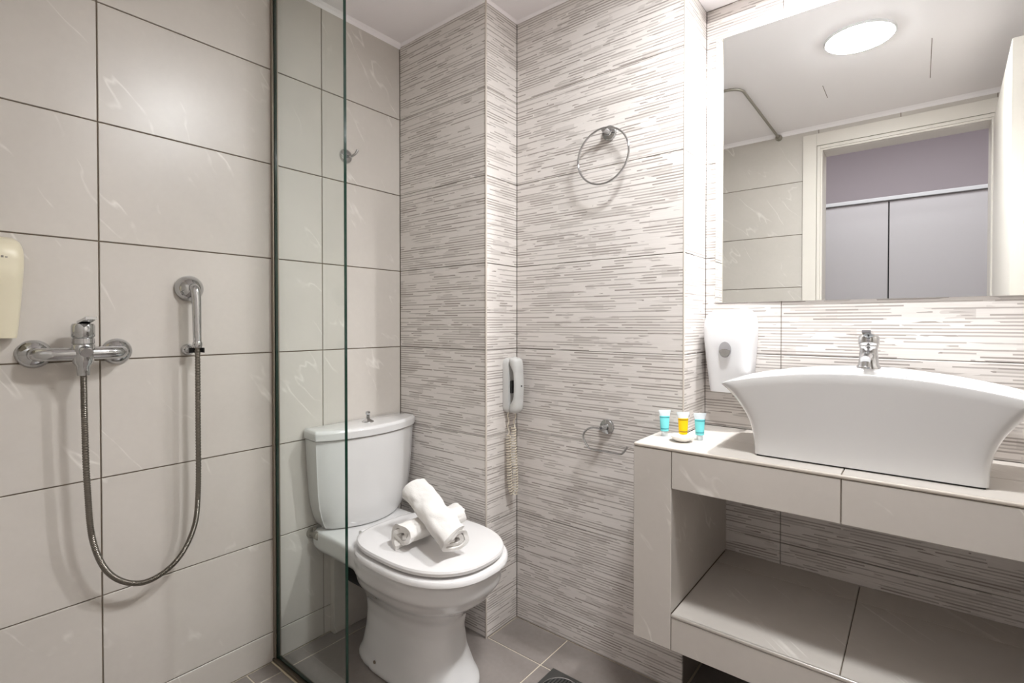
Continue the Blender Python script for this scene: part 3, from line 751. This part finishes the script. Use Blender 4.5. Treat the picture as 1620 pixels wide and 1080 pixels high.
# ------------------------------------------------------------ toilet
TY = -0.230; CY = -0.211
t = thing('toilet', 'white close-coupled toilet with the lid down', 'toilet', (0.33, TY, 0))
def sup(x0, x1, hw, z, n=2.3, nb=3.2, N_=64, mid=None, zt=None):
    """egg outline between x0 (back) and x1 (front)"""
    m_ = mid if mid is not None else (x0 + x1) / 2; P = []
    for i in range(N_):
        a = 2 * pi * i / N_; c, s_ = cos(a), sin(a); e = n if c > 0 else nb
        rx = (x1 - m_) if c > 0 else (m_ - x0)
        P.append(Vector((m_ + math.copysign(abs(c) ** (2 / e), c) * rx, TY + math.copysign(abs(s_) ** (2 / e), s_) * hw, z)))
    return P
bm = MB().rings([sup(0.150, 0.600, 0.122, 0.000, 2.6), sup(0.145, 0.598, 0.123, 0.012, 2.6), sup(0.160, 0.580, 0.112, 0.040, 2.6), sup(0.172, 0.552, 0.100, 0.10, 2.6), sup(0.178, 0.542, 0.098, 0.16, 2.5),
                 sup(0.180, 0.552, 0.108, 0.21, 2.4), sup(0.180, 0.590, 0.134, 0.250, 2.3), sup(0.182, 0.632, 0.158, 0.280, 2.3), sup(0.184, 0.655, 0.170, 0.310, 2.3), sup(0.185, 0.664, 0.179, 0.320, 2.3), sup(0.19, 0.668, 0.178, 0.346, 2.3, mid=0.42), sup(0.19, 0.672, 0.184, 0.366, 2.3, mid=0.42), sup(0.20, 0.668, 0.179, 0.374, 2.3, mid=0.42)])
bm.rings([[Vector((x, TY + y, z)) for x, y in ((xa, -w_), (0.16, -w_), (0.34, -w_ - 0.006), (0.34, w_ + 0.006), (0.16, w_), (xa, w_))] for z, w_, xa in ((0.275, 0.100, 0.14), (0.318, 0.146, 0.03), (0.335, 0.158, 0.012), (0.388, 0.160, 0.010), (0.391, 0.156, 0.012))])
bowl = obj('bowl', bm, M['ceramic'], t, smooth=True)
r = bowl.modifiers.new('remesh', 'REMESH'); r.mode = 'VOXEL'; r.voxel_size = 0.006; r.use_smooth_shade = True
sm = bowl.modifiers.new('smooth', 'SMOOTH'); sm.iterations = 14; sm.factor = 0.5
def cist(z, xs, xf, hw, x0=0.006, N_=24):
    """flat back, straight sides, bow front, crisp corners"""
    P = [Vector((x0, CY + hw * 0.97, z)), Vector((x0, CY - hw * 0.97, z))]
    P += [Vector((xs * 0.94, CY - hw, z))]
    for i in range(N_ + 1):
        s_ = -1 + 2 * i / N_; P.append(Vector((xs + (xf - xs) * (1 - s_ * s_) ** 0.9 - (0.004 if abs(s_) == 1 else 0), CY + s_ * hw * 0.985, z)))
    P += [Vector((xs * 0.94, CY + hw, z))]
    return P
R = []
for z, d, w_ in ((0.3935, 0.026, 0.052), (0.397, 0.022, 0.047), (0.415, 0.016, 0.036), (0.44, 0.012, 0.026), (0.475, 0.009, 0.017), (0.52, 0.007, 0.011), (0.60, 0.003, 0.005), (0.700, 0.0, 0.0)):
    R.append(cist(z, 0.088 - d, 0.147 - d * 0.7, 0.203 - w_))
cs = obj('cistern', MB().rings(R), M['ceramic'], t, smooth=30)
b_ = cs.modifiers.new('bevel', 'BEVEL'); b_.width = 0.004; b_.segments = 3; b_.limit_method = 'ANGLE'; b_.angle_limit = radians(25)
R = [cist(0.7025, 0.095, 0.154, 0.208), cist(0.728, 0.096, 0.156, 0.209), cist(0.735, 0.091, 0.150, 0.204), cist(0.7375, 0.075, 0.132, 0.188, 0.014)]
ld = obj('cistern_lid', MB().rings(R), M['ceramic'], t, smooth=30)
b_ = ld.modifiers.new('bevel', 'BEVEL'); b_.width = 0.003; b_.segments = 3; b_.limit_method = 'ANGLE'; b_.angle_limit = radians(25)
obj('lid_seam', MB().rings([cist(0.6995, 0.085, 0.143, 0.199), cist(0.7030, 0.085, 0.143, 0.199)]), M['gap_dark'], t)
obj('flush_knob', MB().lathe([(0.021, 0), (0.020, 0.003), (0.011, 0.008), (0.006, 0.013), (0.0055, 0.024), (0.008, 0.027), (0.008, 0.036), (0.004, 0.038)], (0.080, CY, 0.7370), n=28), M['chrome'], t, smooth=True)
def oval_ring(x0, x1, hw, z, inset=0.0): return sup(x0 + inset, x1 - inset, hw - inset, z, 2.35, 3.2, 72, mid=0.44)
obj('seat', MB().rings([oval_ring(0.210, 0.678, 0.185, 0.3755, 0.012), oval_ring(0.207, 0.683, 0.191, 0.380), oval_ring(0.207, 0.683, 0.191, 0.389), oval_ring(0.207, 0.683, 0.191, 0.394, 0.004), oval_ring(0.207, 0.683, 0.191, 0.3955, 0.016)]), M['seat'], t, smooth=True)
obj('seat_lid', MB().rings([oval_ring(0.205, 0.668, 0.177, 0.400, 0.014), oval_ring(0.203, 0.670, 0.179, 0.404, 0.001), oval_ring(0.203, 0.671, 0.180, 0.413), oval_ring(0.205, 0.671, 0.180, 0.4185, 0.003), oval_ring(0.205, 0.671, 0.180, 0.4205, 0.012), oval_ring(0.205, 0.671, 0.180, 0.4225, 0.06)]), M['seat'], t, smooth=True)
for s in (-1, 1):
    obj('hinge', MB().lathe([(0.011, -0.02), (0.011, 0.02)], (0.200, TY + s * 0.075, 0.402), (0, 1, 0), 18), M['seat'], t, smooth=True)
obj('bolt_cap', MB().lathe([(0.005, 0), (0.005, 0.002), (0.002, 0.004)], (0.30, TY - 0.1155, 0.034), (0, -1, 0.1), 14), M['grout'], t, smooth=True)
# angle valve
t = thing('angle_valve', 'small dull metal water valve on the wall below the cistern', 'valve', (0, -0.392, 0.375))
obj('body', MB().lathe([(0.018, 0.0004), (0.018, 0.003), (0.010, 0.006), (0.010, 0.03), (0.014, 0.032), (0.014, 0.048), (0.010, 0.05)], (0, -0.384, 0.374), (1, 0, 0), 24), M['dull_metal'], t, smooth=True)
obj('outlet', MB().lathe([(0.006, 0), (0.006, 0.020)], (0.022, -0.384, 0.380), (0, 0, 1), 14), M['dull_metal'], t, smooth=True)
# black soil pipe behind the bowl
pp = obj('waste_pipe', MB().tube([(0.0275, TY + 0.01, 0.20), (0.10, TY + 0.01, 0.20), (0.168, TY + 0.01, 0.20)], 0.050, 24), M['rubber'], None, smooth=True)
tag(pp, 'dark plastic waste pipe between the wall and toilet bowl', 'pipe')

# ------------------------------------------------------------ rolled towels
def towel(name, label, A, Bp, rr, seed, turns=2.6, squash=0.86, open_end=0.0):
    rnd = random.Random(seed)
    A, Bp = Vector(A), Vector(Bp); ax = (Bp - A).normalized(); L_ = (Bp - A).length
    up = Vector((0, 0, 1)); e1 = ax.cross(up).normalized(); e2 = e1.cross(ax)
    NT = 130; NL = 36; th = rr / (turns + 0.4) * 0.82
    bm = bmesh.new(); G = [[], []]
    import mathutils.noise as mn
    for side in (0, 1):
        for i in range(NT + 1):
            u = i / NT; a = -pi * 0.55 + 2 * pi * turns * u
            r0 = rr * 0.13 + (rr * 0.87 - th / 2) * u
            row = []
            for k in range(NL + 1):
                v = k / NL
                r1 = r0 + (th * 0.42 if side else -th * 0.42)
                edge = 0.022 * mn.noise(Vector((a * 0.5, seed, (0 if v < .5 else 9)))) * (abs(2 * v - 1) ** 8)
                tele = 0.010 * (1 - u) * (2 * v - 1) ** 9 * -1
                lump = 1 + 0.13 * mn.noise(Vector((cos(a) * 1.5, sin(a) * 1.5 + seed, v * 5))) + 0.05 * mn.noise(Vector((cos(a) * 4, sin(a) * 4, v * 14 + seed)))
                flare = 1 + 0.10 * max(0, (abs(2 * v - 1) - 0.7) / 0.3) ** 2 * (0.5 + 0.5 * rnd.random() * 0)
                p = A + ax * (L_ * v + edge + tele) + (e1 * cos(a) + e2 * sin(a) * squash) * r1 * lump * flare
                row.append(bm.verts.new(p))
            G[side].append(row)
    for side in (0, 1):
        for i in range(NT):
            for k in range(NL):
                q = (G[side][i][k], G[side][i + 1][k], G[side][i + 1][k + 1], G[side][i][k + 1]); bm.faces.new(q)
    for k in (0, NL):
        for i in range(NT): bm.faces.new((G[0][i][k], G[0][i + 1][k], G[1][i + 1][k], G[1][i][k]))
    for i in (0, NT):
        for k in range(NL): bm.faces.new((G[0][i][k], G[0][i][k + 1], G[1][i][k + 1], G[1][i][k]))
    o = obj(name, bm, M['towel'], None, smooth=60)
    tag(o, label, 'towel', 'rolled hand towels on the toilet lid')
    return o
towel('rolled_towel', 'lower rolled white towel lying flat on the lid, its spiral end towards the screen', (0.432, -0.350, 0.4645), (0.440, -0.110, 0.4645), 0.053, 3, 2.0, 0.72)
towel('rolled_towel', 'upper rolled white towel leaning across the other towel on the lid', (0.345, -0.213, 0.546), (0.606, -0.290, 0.476), 0.054, 8, 2.6, 0.76)

# ------------------------------------------------------------ floor drain
dx0, dx1, dy0, dy1 = 0.722, 0.868, -0.125, 0.021; dcx, dcy = (dx0 + dx1) / 2, (dy0 + dy1) / 2
t = thing('floor_drain', 'square steel floor drain with a round slotted grate', 'drain', (dcx, dcy, 0))
NQ = 48
def sq(z, s): 
    P = []
    for i in range(NQ):
        a = 2 * pi * i / NQ; c, s_ = cos(a), sin(a); m_ = max(abs(c), abs(s_)); P.append(Vector((dcx + c / m_ * s, dcy + s_ / m_ * s, z)))
    return P
def ci(z, r_): return [Vector((dcx + cos(2 * pi * i / NQ) * r_, dcy + sin(2 * pi * i / NQ) * r_, z)) for i in range(NQ)]
obj('frame', MB().rings([sq(0.0003, 0.073), sq(0.0022, 0.072), ci(0.0022, 0.060), ci(0.0006, 0.058)], True, True), M['steel'], t)
gr = MB(); gr.tube(ring_pts((dcx, dcy, 0.0024), 0.057, (1, 0, 0), (0, 1, 0), n=48), 0.0016, 8, True)
obj('grate_ring', gr, M['chrome'], t, smooth=True)
obj('grate_plate', MB().lathe([(0.055, 0.0010), (0.055, 0.0016)], (dcx, dcy, 0), n=40), M['rubber'], t)
for k in range(-5, 6):
    x = dcx + k * 0.0092; h = sqrt(0.054 ** 2 - (x - dcx) ** 2)
    obj('slat', MB().box(x - 0.0024, x + 0.0024, dcy - h, dcy + h, 0.0017, 0.0030), M['steel'], t)
